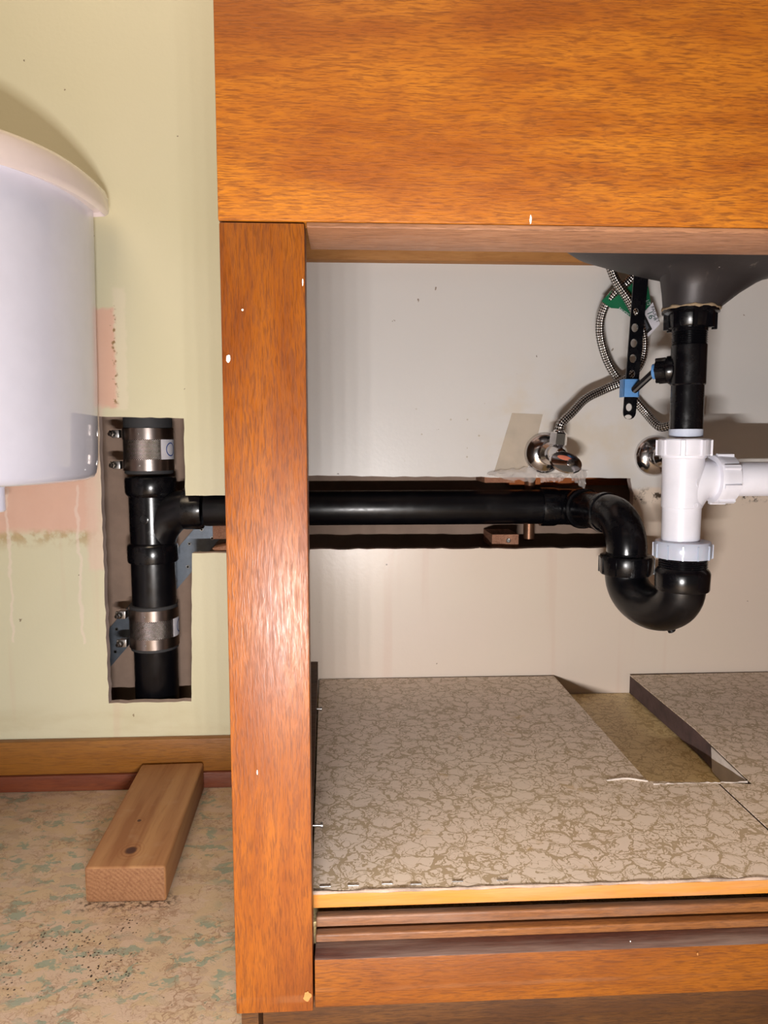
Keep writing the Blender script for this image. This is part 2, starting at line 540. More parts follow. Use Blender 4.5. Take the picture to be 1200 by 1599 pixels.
def lathe(bm, c, axis, prof, n=48, cap=(True, True), ang=(0, 2 * PI)):
    """prof: list of (radius, distance along axis)"""
    d, u, v = frame(axis)
    c = Vector(c)
    full = abs(ang[1] - ang[0] - 2 * PI) < 1e-6
    uvl = bm.loops.layers.uv.verify()
    rings = []
    k = n if full else n + 1
    for r, h in prof:
        rings.append([bm.verts.new(c + d * h + (u * math.cos(ang[0] + (ang[1] - ang[0]) * i / n) + v * math.sin(ang[0] + (ang[1] - ang[0]) * i / n)) * max(r, 1e-5)) for i in range(k)])
    for j in range(len(prof) - 1):
        for i in range(n):
            i2 = (i + 1) % k if full else i + 1
            f = bm.faces.new((rings[j][i], rings[j][i2], rings[j + 1][i2], rings[j + 1][i]))
            for l, (uu, vv) in zip(f.loops, ((i, j), (i + 1, j), (i + 1, j + 1), (i, j + 1))):
                l[uvl].uv = (uu / n, prof[vv][1])
    if full:
        if cap[0]: bm.faces.new(rings[0][::-1])
        if cap[1]: bm.faces.new(rings[-1])
    return bm


def crom(P, n=12):
    P = [Vector(p) for p in P]
    Q = [P[0] * 2 - P[1]] + P + [P[-1] * 2 - P[-2]]
    out = []
    for i in range(1, len(Q) - 2):
        for k in range(n):
            t = k / n
            a, b, c, d = Q[i - 1], Q[i], Q[i + 1], Q[i + 2]
            out.append(.5 * ((2 * b) + (c - a) * t + (2 * a - 5 * b + 4 * c - d) * t * t + (3 * b - a - 3 * c + d) * t ** 3))
    out.append(P[-1])
    return out


def tube(bm, path, rad, n=24, cap=True):
    P = [Vector(p) for p in path]
    R = rad if isinstance(rad, (list, tuple)) else [rad] * len(P)
    uvl = bm.loops.layers.uv.verify()
    T = [(P[min(i + 1, len(P) - 1)] - P[max(i - 1, 0)]).normalized() for i in range(len(P))]
    _, u, v = frame(T[0])
    rings = []; L = [0]
    for i, p in enumerate(P):
        if i:
            u = (u - T[i] * u.dot(T[i])).normalized()
            L.append(L[-1] + (P[i] - P[i - 1]).length)
        v = T[i].cross(u)
        rings.append([bm.verts.new(p + (u * math.cos(2 * PI * k / n) + v * math.sin(2 * PI * k / n)) * R[i]) for k in range(n)])
    for j in range(len(P) - 1):
        for i in range(n):
            f = bm.faces.new((rings[j][i], rings[j][(i + 1) % n], rings[j + 1][(i + 1) % n], rings[j + 1][i]))
            for l, (uu, vv) in zip(f.loops, ((i, j), (i + 1, j), (i + 1, j + 1), (i, j + 1))):
                l[uvl].uv = (uu / n, L[vv])
    if cap:
        bm.faces.new(rings[0][::-1]); bm.faces.new(rings[-1])
    return bm


def ribs(bm, c, axis, r, h0, h1, count, w=.004, t=.003, off=0.0):
    d, u, v = frame(axis)
    c = Vector(c)
    for k in range(count):
        a = 2 * PI * k / count + off
        rd = u * math.cos(a) + v * math.sin(a)
        tg = d.cross(rd)
        pts = []
        for (x, y) in ((-w / 2, -.001), (w / 2, -.001), (w * .36, t), (-w * .36, t)):
            pts.append(c + d * h0 + rd * (r + y) + tg * x)
        prism(bm, pts, d * (h1 - h0))
    return bm


def cylpatch(bm, c, r, a0, a1, z0, z1, n=16, th=.0006):
    """thin curved label on a vertical cylinder; angle measured from -y toward +x"""
    O = []; I = []
    for i in range(n + 1):
        a = a0 + (a1 - a0) * i / n
        dv = Vector((math.sin(a), -math.cos(a), 0))
        for rr, L in ((r + th, O), (r, I)):
            L.append([bm.verts.new(Vector(c) + dv * rr + Vector((0, 0, z))) for z in (z0, z1)])
    for i in range(n):
        bm.faces.new((O[i][0], O[i + 1][0], O[i + 1][1], O[i][1]))
        bm.faces.new((O[i][1], O[i + 1][1], I[i + 1][1], I[i][1]))
        bm.faces.new((I[i][0], I[i + 1][0], O[i + 1][0], O[i][0]))
    bm.faces.new((O[0][0], O[0][1], I[0][1], I[0][0])); bm.faces.new((O[n][1], O[n][0], I[n][0], I[n][1]))
    return bm


# ------------------------------------------------------------------ the setting
YF = -.5105                      # front plane of the cabinet


def rag(a, b, n, amp):
    """ragged edge from a to b (x,z), end point excluded"""
    out = []
    for i in range(n):
        t = i / n
        j = amp if i else 0
        out.append((a[0] + (b[0] - a[0]) * t + random.uniform(-j, j), a[1] + (b[1] - a[1]) * t + random.uniform(-j, j)))
    return out


hole = []
corners = [(-.3245, .5033, 10, .0006), (-.2148, .5008, 8, .0008), (-.2151, .3987, 12, .0006), (-.060, .3987, 2, 0), (-.055, .4246, 30, .0008),
           (.3873, .4197, 5, .0008), (.392, .400, 6, .001), (.392, .330, 4, .001), (.3845, .3235, 34, .0009), (-.0504, .3250, 2, 0),
           (-.0560, .3212, 10, .0006), (-.2087, .3212, 20, .0006), (-.2149, .1165, 10, .0008), (-.3262, .1157, 34, .0009)]
for i, (x, z, n, amp) in enumerate(corners):
    x2, z2 = corners[(i + 1) % len(corners)][:2]
    hole += rag((x, z), (x2, z2), n, amp)
bm = BM()
WT = .0125


def loop(pts, y=0.0):
    vs = [bm.verts.new((x, y, z)) for x, z in pts]
    return [bm.edges.new((vs[i], vs[(i + 1) % len(vs)])) for i in range(len(vs))]


ed = loop([(-1.3, -.02), (1.4, -.02), (1.4, 2.3), (-1.3, 2.3)]) + loop(hole)
fs = [g for g in bmesh.ops.triangle_fill(bm, use_beauty=True, edges=ed)['geom'] if isinstance(g, bmesh.types.BMFace)]
ex = bmesh.ops.extrude_face_region(bm, geom=fs)
for g in ex['geom']:
    if isinstance(g, bmesh.types.BMVert): g.co.y += WT
bmesh.ops.recalc_face_normals(bm, faces=bm.faces)
for f in bm.faces:
    f.material_index = 0 if abs(f.normal.y) > .5 else 1
tag(obj('wall_back', bm, [M_wall, M_gyp]), kind='structure')

bm = BM(); box(bm, (-1.3, .1015, -.02), (1.4, .114, 2.3))
tag(obj('wall_rear', bm, M_back), kind='structure')
bm = BM(); box(bm, (-1.3, .013, -.02), (1.4, .101, .038))
tag(obj('trim_1', bm, W_plate), kind='structure')
bm = BM(); box(bm, (.46, .013, .039), (.50, .101, 2.3))
tag(obj('trim_2', bm, W_stud), kind='structure')
bm = BM(); box(bm, (-.43, .013, .039), (-.392, .101, 2.3))
tag(obj('trim_3', bm, W_plate), kind='structure')
bm = BM(); box(bm, (-1.5, -2.2, -.02), (1.6, 0.0, 0.0))
tag(obj('floor', bm, M_floor), kind='structure')
bm = BM(); box(bm, (-1.3, -.0125, .0225), (-.081, -.0005, .0685), .0015)
tag(obj('baseboard_back', bm, W_base, smooth=30), kind='structure')
bm = BM(); box(bm, (-1.3, -.0165, .0005), (-.081, -.0005, .0222), .0012)
tag(obj('baseboard_lower', bm, W_shoe, smooth=30), kind='structure')

# ------------------------------------------------------------------ vanity cabinet
cab = thing('vanity_cabinet', 'open orange-brown varnished wood vanity cabinet with its door removed, standing against the wall', 'cabinet', (.25, -.25, 0))
SX0, SX1 = -.0785, -.0257
XR = .80
bm = BM(); box(bm, (SX0, YF, .0785), (SX1, YF + .019, .6065), .0012)
stile = obj('stile', bm, W_stile, cab, smooth=30, label='upright varnished front stile at the left of the opening')
bm = BM(); box(bm, (.62, YF, .0785), (.67, YF + .019, .6065), .0012)
obj('stile', bm, W_stile, cab, smooth=30)
bm = BM(); box(bm, (SX0 - .0005, YF - .0003, .6075), (XR, YF + .016, .80), .0012)
obj('front_panel', bm, W_panel, cab, smooth=30, label='wide varnished wood panel above the opening')
bm = BM(); box(bm, (SX1 + .0012, YF + .0005, .604), (.62, YF + .054, .6073), .0008)
box(bm, (SX1 + .0012, YF + .0165, .6073), (.62, YF + .054, .630))
obj('head_board', bm, W_ply, cab, smooth=30, label='underside of the head board with bare ply edges')
bm = BM(); box(bm, (SX1 + .0012, YF + .0012, .080), (.62, YF + .0195, .1155), .0010)
for f in bm.faces:
    if f.normal.z > .7: f.material_index = 1
bmesh.ops.recalc_face_normals(bm, faces=bm.faces)
for f in bm.faces:
    if f.normal.z > .7: f.material_index = 1
obj('bottom_rail', bm, [W_rail, W_dusty], cab, smooth=30)
# sliding door track: two ridges with grooves between
for y0, y1, zt in ((YF + .0198, YF + .0275, .1205), (YF + .0305, YF + .0385, .1265)):
    bm = BM(); box(bm, (SX1 + .0012, y0, .100), (.62, y1, zt), .0016, 3)
    obj('track_ridge', bm, W_track, cab, smooth=40)
bm = BM(); box(bm, (SX1 + .0012, YF + .0275, .098), (.62, YF + .0305, .108))
obj('track_groove', bm, W_dark, cab)
bm = BM(); box(bm, (-.062, YF + .013, .057), (XR, YF + .026, .0795), .001)
obj('toe_board', bm, W_dark, cab, smooth=30)
bm = BM(); box(bm, (-.064, YF + .045, .0), (XR, YF + .058, .0565))
obj('toe_kick', bm, W_dark, cab)
bm = BM(); box(bm, (SX0 + .0005, YF + .0195, .0), (SX0 + .0125, -.017, .80))
obj('side_panel', bm, W_dark, cab)
bm = BM(); box(bm, (.66, YF + .0195, .0), (.672, -.017, .80))
obj('side_panel', bm, W_dark, cab)
bm = BM(); box(bm, (-.066, -.019, .702), (.66, -.0005, .80), .001)
obj('wall_cleat', bm, W_pale, cab, smooth=30, label='pale wooden cleat along the wall at the top')
bm = BM(); box(bm, (-.095, -.535, .801), (XR, -.0005, .83), .003)  # out-of-frame top, added to keep ambient light from leaking into the cabinet
obj('unseen_countertop', bm, M_lid, cab, smooth=30)
# low side runner with two bolts, slightly skewed
bm = BM(); prism(bm, [(-.066, -.004, .150), (-.0415, -.004, .150), (-.0285, -.470, .150), (-.066, -.470, .150)], (0, 0, .020))
runner = obj('side_runner', bm, W_dark, cab)
for px, py in ((490, 1107), (486, 1289)):
    p = atz(px, py, .160)
    bm = BM(); lathe(bm, p, (1, 0, 0), [(.0011, 0), (.0011, .0075), (.0024, .0078), (.0024, .0095), (.0011, .0098)], 12)
    obj('bolt', bm, M_bolt, runner, smooth=40)
# cabinet bottom under the cut boards
bm = BM(); box(bm, (-.066, YF + .0385, .1005), (.66, -.0015, .1176))
obj('bottom_board', bm, M_liner_old, cab, label='lower bottom board with aged yellow-brown patterned liner, seen through the cut-out')
# paint flecks
for px, py, r, sq in ((357, 560, .0014, 1.8), (379, 484, .0007, 1), (402, 1206, .0004, 4), (473, 441, .0004, 6), (829, 343, .0007, 4), (480, 1556, .0026, 1.3), (985, 1470, .0004, 1), (1090, 1490, .0005, 2)):
    q = at(px, py, YF - .0004)
    bm = BM()
    pts = [(q.x + r * (1 + random.uniform(-.25, .25)) * math.cos(a), YF - .0002, q.z + sq * r * (1 + random.uniform(-.2, .2)) * math.sin(a)) for a in [2 * PI * k / 14 for k in range(14)]]
    if px == 357: pts = [(max(x, SX0 + .0007), y, z) for x, y, z in pts]
    prism(bm, pts, (0, -.0003, 0))
    obj('paint_fleck', bm, W_pale if px in (480, 1090) else M_chip, stile if px < 481 else cab)

# ------------------------------------------------------------------ loose shelf boards with patterned liner
ZS = .1455
YS = -.4775


def board(name, outline, thick, label, side=None):
    t = thing(name, label, 'shelf board', (outline[0][0], outline[0][1], ZS - thick))
    bm = BM()
    prism(bm, [(x, y, ZS - .0008 - thick + .0008) for x, y in outline], (0, 0, thick - .001))
    obj('core', bm, side or M_darkside, t)
    bm = BM()
    prism(bm, [(x, y, ZS - .001) for x, y in outline], (0, 0, .001))
    obj('liner', bm, M_liner, t, label='cream shelf liner with brown vein pattern')
    return t


left_out = [(-.040, -.003), (.2855, -.006), (.2868, -.3215), (.3520, -.3275), (.3510, YS), (-.027, YS)]
b1 = board('shelf_board', left_out, .0125, 'left cabinet floor board with vein-patterned cream liner, between the stile and the cut-out')
bm = BM(); box(bm, (-.0265, YS - .0025, ZS - .0118), (.3505, YS, ZS - .0012), .0006)
obj('front_edge', bm, W_yellow, b1, smooth=30, label='yellowish worn wooden front edge')
bm = BM()
path = [(-.0265 + .377 * i / 50, YS - .0014, ZS - .0006 + random.uniform(-.0003, .0004)) for i in range(51)]
tube(bm, path, [.0012 + random.uniform(-.0003, .0004) for _ in path], 8)
obj('torn_edge', bm, M_fuzz, b1, smooth=60)
for px in (508, 552, 605, 650, 715, 785):
    q = atz(px, 1387 - (px - 500) * .03 - random.uniform(0, 4), ZS)
    bm = BM(); box(bm, (q.x - .0042, q.y - .0004, ZS), (q.x + .0042, q.y + .0004, ZS + .0009), .0003)
    obj('staple', bm, M_bolt, b1)
# white slit where the cut overran the corner
a, b = atz(948, 1219, ZS), atz(1012, 1220, ZS)
bm = BM(); tube(bm, crom([(a.x, a.y, ZS), ((a.x + b.x) / 2, a.y + .001, ZS + .0012), (b.x, b.y, ZS)], 8), .0010, 8)
obj('torn_edge', bm, M_torn, b1, smooth=60)
bm = BM()
path = [(.290 + .092 * i / 26, -.3278 + random.uniform(-.0008, .0008), ZS - .0004) for i in range(27)]
tube(bm, path, [.0009 + random.uniform(-.0004, .0005) for _ in path], 8)
obj('torn_edge', bm, M_torn, b1, smooth=60)

right_out = [(.3545, -.3282), (.3845, -.3330), (.3930, -.200), (.3925, -.008), (.655, -.004), (.655, YS), (.3535, YS)]
b2 = board('shelf_board', right_out, .0255, 'right cabinet floor board with vein-patterned liner and a thick dark cut edge beside the cut-out')
bm = BM(); box(bm, (.3537, YS - .0025, ZS - .0118), (.615, YS, ZS - .0012), .0006)
obj('front_edge', bm, W_yellow, b2, smooth=30, label='yellowish worn wooden front edge')
bm = BM()
path = [(.352 + .262 * i / 30, YS - .0014, ZS - .0006 + random.uniform(-.0003, .0004)) for i in range(31)]
tube(bm, path, [.0012 + random.uniform(-.0003, .0004) for _ in path], 8)
obj('torn_edge', bm, M_fuzz, b2, smooth=60)
bm = BM()
prism(bm, [(.3838, -.322, .1195), (.3838, -.322, .1448), (.3892, -.245, .1440), (.3888, -.250, .1190)], (-.0008, 0, 0))
obj('bare_patch', bm, M_torn, b2, label='pale torn patch on the cut edge')

# ------------------------------------------------------------------ sink basin
sink = thing('sink_basin', 'dark grey underside of the sink bowl above the black drain', 'sink', (.373, -.19, .613))
rings = [(.6125, .6125, .0285, .0285, .0285, .0285), (.632, .630, .0300, .052, .032, .032), (.648, .641, .0320, .070, .040, .036), (.6555, .6455, .044, .080, .060, .050),
         (.661, .651, .070, .105, .085, .065), (.667, .658, .100, .13, .11, .075), (.675, .668, .128, .155, .14, .09), (.688, .684, .150, .18, .165, .10),
         (.71, .71, .168, .2, .185, .11), (.75, .75, .184, .215, .2, .118), (.798, .798, .195, .225, .21, .122)]
bm = BM(); RR = []
for (zl, zr, l, r, f, b) in rings:
    R = []
    for k in range(96):
        a = 2 * PI * k / 96
        ca, sa = math.cos(a), math.sin(a)
        R.append(bm.verts.new((.373 + (r if ca > 0 else l) * ca, -.19 + (b if sa > 0 else f) * sa, zl + (zr - zl) * (ca * .5 + .5))))
    RR.append(R)
for j in range(len(RR) - 1):
    for k in range(96):
        bm.faces.new((RR[j][k], RR[j][(k + 1) % 96], RR[j + 1][(k + 1) % 96], RR[j + 1][k]))
bm.faces.new(RR[0][::-1]); bm.faces.new(RR[-1])
obj('bowl', bm, M_sink, sink, smooth=50)
bm = BM()
pts = [(.373 + .0285 * math.cos(a), -.19 + .0285 * math.sin(a), .6128 + random.uniform(-.0008, .0008)) for a in [2 * PI * k / 40 for k in range(41)]]
tube(bm, pts, [.0018 + random.uniform(-.0009, .0012) for _ in pts], 8)
obj('putty', bm, M_putty, sink, smooth=60)

# ------------------------------------------------------------------ sink tailpiece and pop-up
TX, TY = .373, -.19


def zt(py): return .6129 - (py - 483) * .000705


tp = thing('drain_tailpiece', 'black plastic sink tailpiece with threaded top, hanging below the sink bowl', 'drain pipe', (TX, TY, zt(678)))
bm = BM()
th = []
for k in range(9):
    z = .589 - k * .00235
    th += [(.0186, z), (.0174, z - .0009)]
lathe(bm, (TX, TY, 0), (0, 0, 1), [(.0165, zt(679)), (.0173, zt(678)), (.0173, zt(599)), (.0187, zt(597)), (.0187, zt(538))] + [(r, z) for r, z in th[::-1]] + [(.018, .60)])
obj('tube', bm, M_abs, tp, smooth=35)
bm = BM()
lathe(bm, (TX, TY, 0), (0, 0, 1), [(.019, zt(511)), (.0215, zt(511)), (.0225, zt(509)), (.0235, zt(492)), (.0295, zt(489)), (.0295, zt(484)), (.022, zt(483))])
ribs(bm, (TX, TY, 0), (0, 0, 1), .0235, zt(514), zt(490), 8, .005, .004, .55)
obj('locknut', bm, M_abs, tp, smooth=35)
bm = BM(); lathe(bm, (TX, TY, 0), (0, 0, 1), [(.0174, zt(679)), (.0178, zt(678.5)), (.0178, zt(666.5)), (.0174, zt(666))])
obj('tape_wrap', bm, M_ptfe, tp, smooth=35, label='bluish white tape band round the tailpiece foot')
# ball joint on the rear left of the tube
jd = Vector((-.75, .60, -.05)).normalized()
jc = Vector((TX, TY, zt(572)))
bm = BM()
lathe(bm, jc, jd, [(.012, .010), (.0155, .017), (.0155, .021), (.0125, .0225), (.0125, .033), (.0105, .034), (.007, .0345)], 32)
ribs(bm, jc, jd, .0125, .022, .033, 6, .004, .0025)
nut = obj('pivot_nut', bm, M_abs, tp, smooth=35)
bm = BM(); lathe(bm, jc, jd, [(.0085, .034), (.0085, .0375), (.004, .0375)], 24)
obj('washer', bm, M_blue, tp, smooth=35, label='blue plastic washer')

lk = thing('popup_linkage', 'black perforated pop-up strap with blue clip hanging behind the tailpiece', 'linkage', tuple(at(983, 655, -.115)))
YL = -.115
A, B = at(1001, 436, YL), at(982.5, 655, YL)
ax_ = (B - A); Ls = ax_.length; ax_.normalize()
sd = Vector((ax_.z, 0, -ax_.x)); sd = sd if sd.x > 0 else -sd


def strap_shape():
    bm = BM()
    hw = lambda s: .0087 - .0011 * s / Ls
    out = []
    N = 30
    for i in range(N + 1):
        s = -0.004 + (Ls - .008 + .004) * i / N
        out.append((s, -hw(s)))
    for k in range(1, 8):
        a = -PI / 2 + PI * k / 8
        out.append((Ls - .008 + .008 * math.cos(a), .0076 * math.sin(a)))
    for i in range(N, -1, -1):
        s = -0.004 + (Ls - .008 + .004) * i / N
        out.append((s, hw(s)))
    loops = [out]
    for px, py, rs, rw in ((993, 487, .0042, .0034), (991.5, 512, .0050, .0040), (990, 536, .0050, .0040), (988.5, 560, .0050, .0040), (987, 584, .0046, .0036), (982.5, 636, .0046, .0038), (981.5, 651, .0026, .0045)):
        q = at(px, py, YL) - A
        s, t = q.dot(ax_), q.dot(sd)
        loops.append([(s + rs * math.cos(2 * PI * k / 20), t + rw * math.sin(2 * PI * k / 20)) for k in range(20)])
    ed = []
    for lp in loops:
        vs = [bm.verts.new(A + ax_ * s + sd * t + Vector((0, -.001, 0))) for s, t in lp]
        ed += [bm.edges.new((vs[i], vs[(i + 1) % len(vs)])) for i in range(len(vs))]
    fs = [g for g in bmesh.ops.triangle_fill(bm, use_beauty=True, edges=ed)['geom'] if isinstance(g, bmesh.types.BMFace)]
    ex = bmesh.ops.extrude_face_region(bm, geom=fs)
    for g in ex['geom']:
        if isinstance(g, bmesh.types.BMVert): g.co.y += .002
    return bm


obj('strap', strap_shape(), M_abs, lk, smooth=30)
q = at(986, 606, YL - .006)
bm = BM()
box(bm, (q.x - .0098, q.y - .001, q.z - .0105), (q.x + .0098, q.y + .0012, q.z + .0105), .0006)
box(bm, (q.x - .0098, q.y - .001, q.z - .0105), (q.x - .008, q.y + .011, q.z + .0105), .0004)
box(bm, (q.x + .008, q.y - .001, q.z - .0105), (q.x + .0098, q.y + .011, q.z + .0105), .0004)
obj('clip', bm, M_blue, lk, smooth=30, label='blue plastic clip gripping the strap and rod')
p0 = jc + jd * .036; p1 = Vector((q.x + .002, q.y - .0045, q.z - .003))
bm = BM()
n = 40
path = [p0.lerp(p1, i / n) for i in range(n + 1)]
tube(bm, path, [.0042 if i % 2 else .0033 for i in range(n + 1)], 10)
obj('pivot_rod', bm, M_absd, lk, smooth=20, label='ribbed black pivot rod')

# ------------------------------------------------------------------ white tee, side arm
tee = thing('drain_tee', 'white plastic drain tee with slip nuts between black tailpiece and black trap', 'pipe fitting', (TX, TY, zt(842)))
TXT = .3715
bm = BM()
lathe(bm, (TXT, TY, 0), (0, 0, 1), [(.018, zt(843)), (.0203, zt(842)), (.0206, zt(789)), (.0216, zt(788)), (.0222, zt(712)), (.0236, zt(710)), (.0236, zt(704)), (.018, zt(703))])
bz = .4287
# swept branch growing out of the body
path = crom([(TXT + .004, TY, bz - .020), (TXT + .012, TY, bz - .008), (TXT + .022, TY, bz - .001), (TXT + .033, TY, bz), (TXT + .040, TY, bz)], 8)
tube(bm, path, [.0205] * len(path), 40)
obj('body', bm, M_white, tee, smooth=40)
bm = BM()
lathe(bm, (TXT, TY, 0), (0, 0, 1), [(.0185, zt(708)), (.0265, zt(707)), (.0275, zt(705)), (.0275, zt(683)), (.0265, zt(681)), (.0185, zt(680.5))])
ribs(bm, (TXT, TY, 0), (0, 0, 1), .0275, zt(707), zt(683), 8, .006, .0018, .32)
obj('slip_nut', bm, M_white, tee, smooth=35)
bm = BM()
bx0 = TXT + .0325
lathe(bm, (bx0, TY, bz), (1, 0, 0), [(.0205, 0), (.0262, .0005), (.0272, .003), (.0270, .007), (.0262, .021), (.0215, .0235), (.0198, .0235)], 56)
ribs(bm, (bx0, TY, bz), (1, 0, 0), .0265, .002, .020, 8, .006, .0026, .25)
obj('slip_nut', bm, M_white, tee, smooth=35)
for zz, xx, r in ((bz - .003, TXT + .010, .0055), (zt(783), TXT + .006, .0032)):
    d = Vector((xx - TXT, -math.sqrt(.0218 ** 2 - (xx - TXT) ** 2), 0)).normalized()
    bm = BM(); lathe(bm, Vector((TXT, TY, zz)) + d * .0214, d, [(r, 0), (r, .0005), (r * .85, .0007), (r * .85, .0004)], 24)
    obj('mould_mark', bm, M_white, tee, smooth=30)

arm = thing('waste_arm', 'white plastic waste pipe running right from the white tee', 'pipe', (bx0 + .02, TY, bz))
bm = BM(); lathe(bm, (bx0 + .006, TY, bz), (1, 0, 0), [(.0188, 0), (.0192, .001), (.0192, .25), (.0188, .251)], 48)
obj('pipe', bm, M_white, arm, smooth=40)

# ------------------------------------------------------------------ p-trap
L1 = Vector((.3462, -.10, 0)); L2 = Vector((.3755, -.19, 0))
trap = thing('p_trap', 'black plastic P-trap with U-bend under the white tee, feeding the wall pipe', 'trap', (.361, -.145, .248))
PZ = .3780
P0 = Vector((.3225, .012, PZ))
dirn = Vector((L1.x - .3225, L1.y - .012 - .0, 0)).normalized()
# elbow from horizontal down into leg one
c_in = Vector((L1.x, L1.y, PZ)) - dirn * .043
elb = [c_in - dirn * .012, c_in]
for k in range(1, 13):
    a = PI / 2 * k / 12
    elb.append(c_in + dirn * .043 * math.sin(a) + Vector((0, 0, -.043 * (1 - math.cos(a)))))
elb.append(Vector((L1.x, L1.y, .318)))
bm = BM(); tube(bm, elb, .0245, 48)
obj('elbow', bm, M_abs, trap, smooth=40)
bm = BM(); lathe(bm, c_in - dirn * .012, dirn, [(.022, -.002), (.0262, -.001), (.0268, .003), (.0262, .008), (.0245, .0085)], 56)
obj('elbow_ring', bm, M_abs, trap, smooth=35)
sl = Vector((.3235, .016, PZ))
bm = BM()
e = c_in - dirn * .010
tube(bm, [sl.lerp(e, i / 6) for i in range(7)], .0243, 48)
lathe(bm, sl, dirn, [(.0243, .002), (.0278, .003), (.0284, .007), (.0278, .012), (.0243, .013)], 56)
obj('trap_adapter', bm, M_abs, trap, smooth=35)
bm = BM()
lathe(bm, (L1.x, L1.y, 0), (0, 0, 1), [(.024, .3055), (.0305, .3062), (.0322, .309), (.0330, .3265), (.0318, .3295), (.0255, .331), (.0250, .333)], 56)
ribs(bm, (L1.x, L1.y, 0), (0, 0, 1), .0322, .3075, .3275, 10, .0012, .0014, .2)
obj('slip_nut', bm, M_abs, trap, smooth=35)
# U bend
mid = (L1 + L2) / 2; hd = (L2 - L1) / 2
u = [Vector((L1.x, L1.y, .316))]
for k in range(0, 33):
    a = PI * k / 32
    u.append(mid - hd * math.cos(a) + Vector((0, 0, .3085 - .0350 * math.sin(a) ** .9)))
u.append(Vector((L2.x, L2.y, .316)))
bm = BM(); tube(bm, u, [.0255] * len(u), 48)
obj('u_bend', bm, M_absd, trap, smooth=60)
bm = BM()
prof = [(.024, zt(921)), (.0285, zt(920.5)), (.0292, zt(918)), (.0296, zt(893)), (.0288, zt(890)), (.0268, zt(886))]
for k in range(5):
    z = zt(885) + k * .0024
    prof += [(.0262, z), (.0250, z + .0012)]
prof += [(.024, zt(866))]
lathe(bm, (L2.x, L2.y, 0), (0, 0, 1), prof, 56)
obj('inlet_collar', bm, M_abs, trap, smooth=35)
bm = BM()
lathe(bm, (L2.x - .001, L2.y, 0), (0, 0, 1), [(.021, zt(869)), (.0296, zt(868)), (.0304, zt(866)), (.0308, zt(848)), (.0290, zt(842)), (.0225, zt(840)), (.0205, zt(841))], 64)
ribs(bm, (L2.x - .001, L2.y, 0), (0, 0, 1), .0304, zt(868), zt(846), 12, .002, .0014, .1)
obj('slip_nut', bm, M_bluewhite, trap, smooth=35, label='bluish white slip nut on top of the trap')
q = mid.lerp(L2, .35)
bm = BM(); lathe(bm, Vector((q.x + .010, q.y - .004, .2530)), (.5, -.1, -1), [(.0045, 0), (.0045, .0035), (.003, .0045)], 16)
obj('drain_plug', bm, M_absd, trap, smooth=35)

# ------------------------------------------------------------------ horizontal branch drain in the wall
PY = .035
dp = thing('drain_pipe', 'long black horizontal drain pipe running in the wall slot behind the cabinet', 'pipe', (.05, PY, PZ - .024))
bm = BM(); lathe(bm, (-.196, PY, PZ), (1, 0, 0), [(.0238, 0), (.0242, .001), (.0242, .4682), (.0238, .4692)], 64)
obj('pipe', bm, M_absd, dp, smooth=40)
bm = BM()
lathe(bm, (.272, PY, PZ), (1, 0, 0), [(.024, 0), (.0268, .0005), (.0272, .003), (.0272, .020), (.0250, .026)], 56)
path = [Vector((.296, PY, PZ))]
for k in range(0, 9):
    a = PI / 2 * .95 * k / 8
    path.append(Vector((.3015 + .0215 * math.sin(a), PY - .0215 * (1 - math.cos(a)), PZ)))
tube(bm, path, .0255, 48)
obj('elbow', bm, M_abs, dp, smooth=40)

# ------------------------------------------------------------------ vertical stack
KX, KY = -.2725, .050


def zk(py): return (at(237, py, KY)).z


KX = at(237, 800, KY).x
st = thing('drain_stack', 'vertical black plastic drain stack with a side tee, seen in the wall opening', 'pipe', (KX, KY, .04))
bm = BM(); lathe(bm, (KX, KY, 0), (0, 0, 1), [(.0295, .655 * 0 + zk(735)), (.030, zk(734)), (.030, 1.2)], 56)
obj('upper_pipe', bm, M_absd, st, smooth=40)
bm = BM()
lathe(bm, (KX, KY, 0), (0, 0, 1), [(.030, zk(877)), (.0338, zk(876)), (.0345, zk(873)), (.0345, zk(852)), (.0330, zk(848)), (.0302, zk(846)), (.0302, zk(775)),
                                   (.0335, zk(771)), (.0348, zk(767)), (.0348, zk(748)), (.0338, zk(745)), (.030, zk(744))], 64)
obj('tee_body', bm, M_abs, st, smooth=35)
bm = BM()
path = crom([(KX + .001, KY, .315), (KX + .008, KY - .001, .343), (KX + .022, KY - .004, .364), (KX + .040, KY - .010, .3755), (KX + .056, PY, PZ)], 8)
tube(bm, path, [.0275 - .0015 * i / len(path) for i in range(len(path))], 40)
obj('tee_branch', bm, M_absd, st, smooth=40)
bm = BM()
lathe(bm, (at(287, 799, PY).x, PY, PZ), (1, 0, 0), [(.024, 0), (.0282, .001), (.0286, .004), (.0286, .022), (.0275, .0265), (.024, .027)], 56)
obj('branch_collar', bm, M_abs, st, smooth=35)
bm = BM(); lathe(bm, (KX, KY, 0), (0, 0, 1), [(.0295, .04), (.0302, .041), (.0302, zk(876))], 56)
obj('lower_pipe', bm, M_absd, st, smooth=40)
bm = BM(); lathe(bm, Vector((KX - .003, KY - .0297, zk(808))), (-.05, -1, 0), [(.0065, 0), (.0065, .0012), (.0052, .0016), (.0050, .0008)], 28)
obj('mould_mark', bm, M_abs, st, smooth=35)


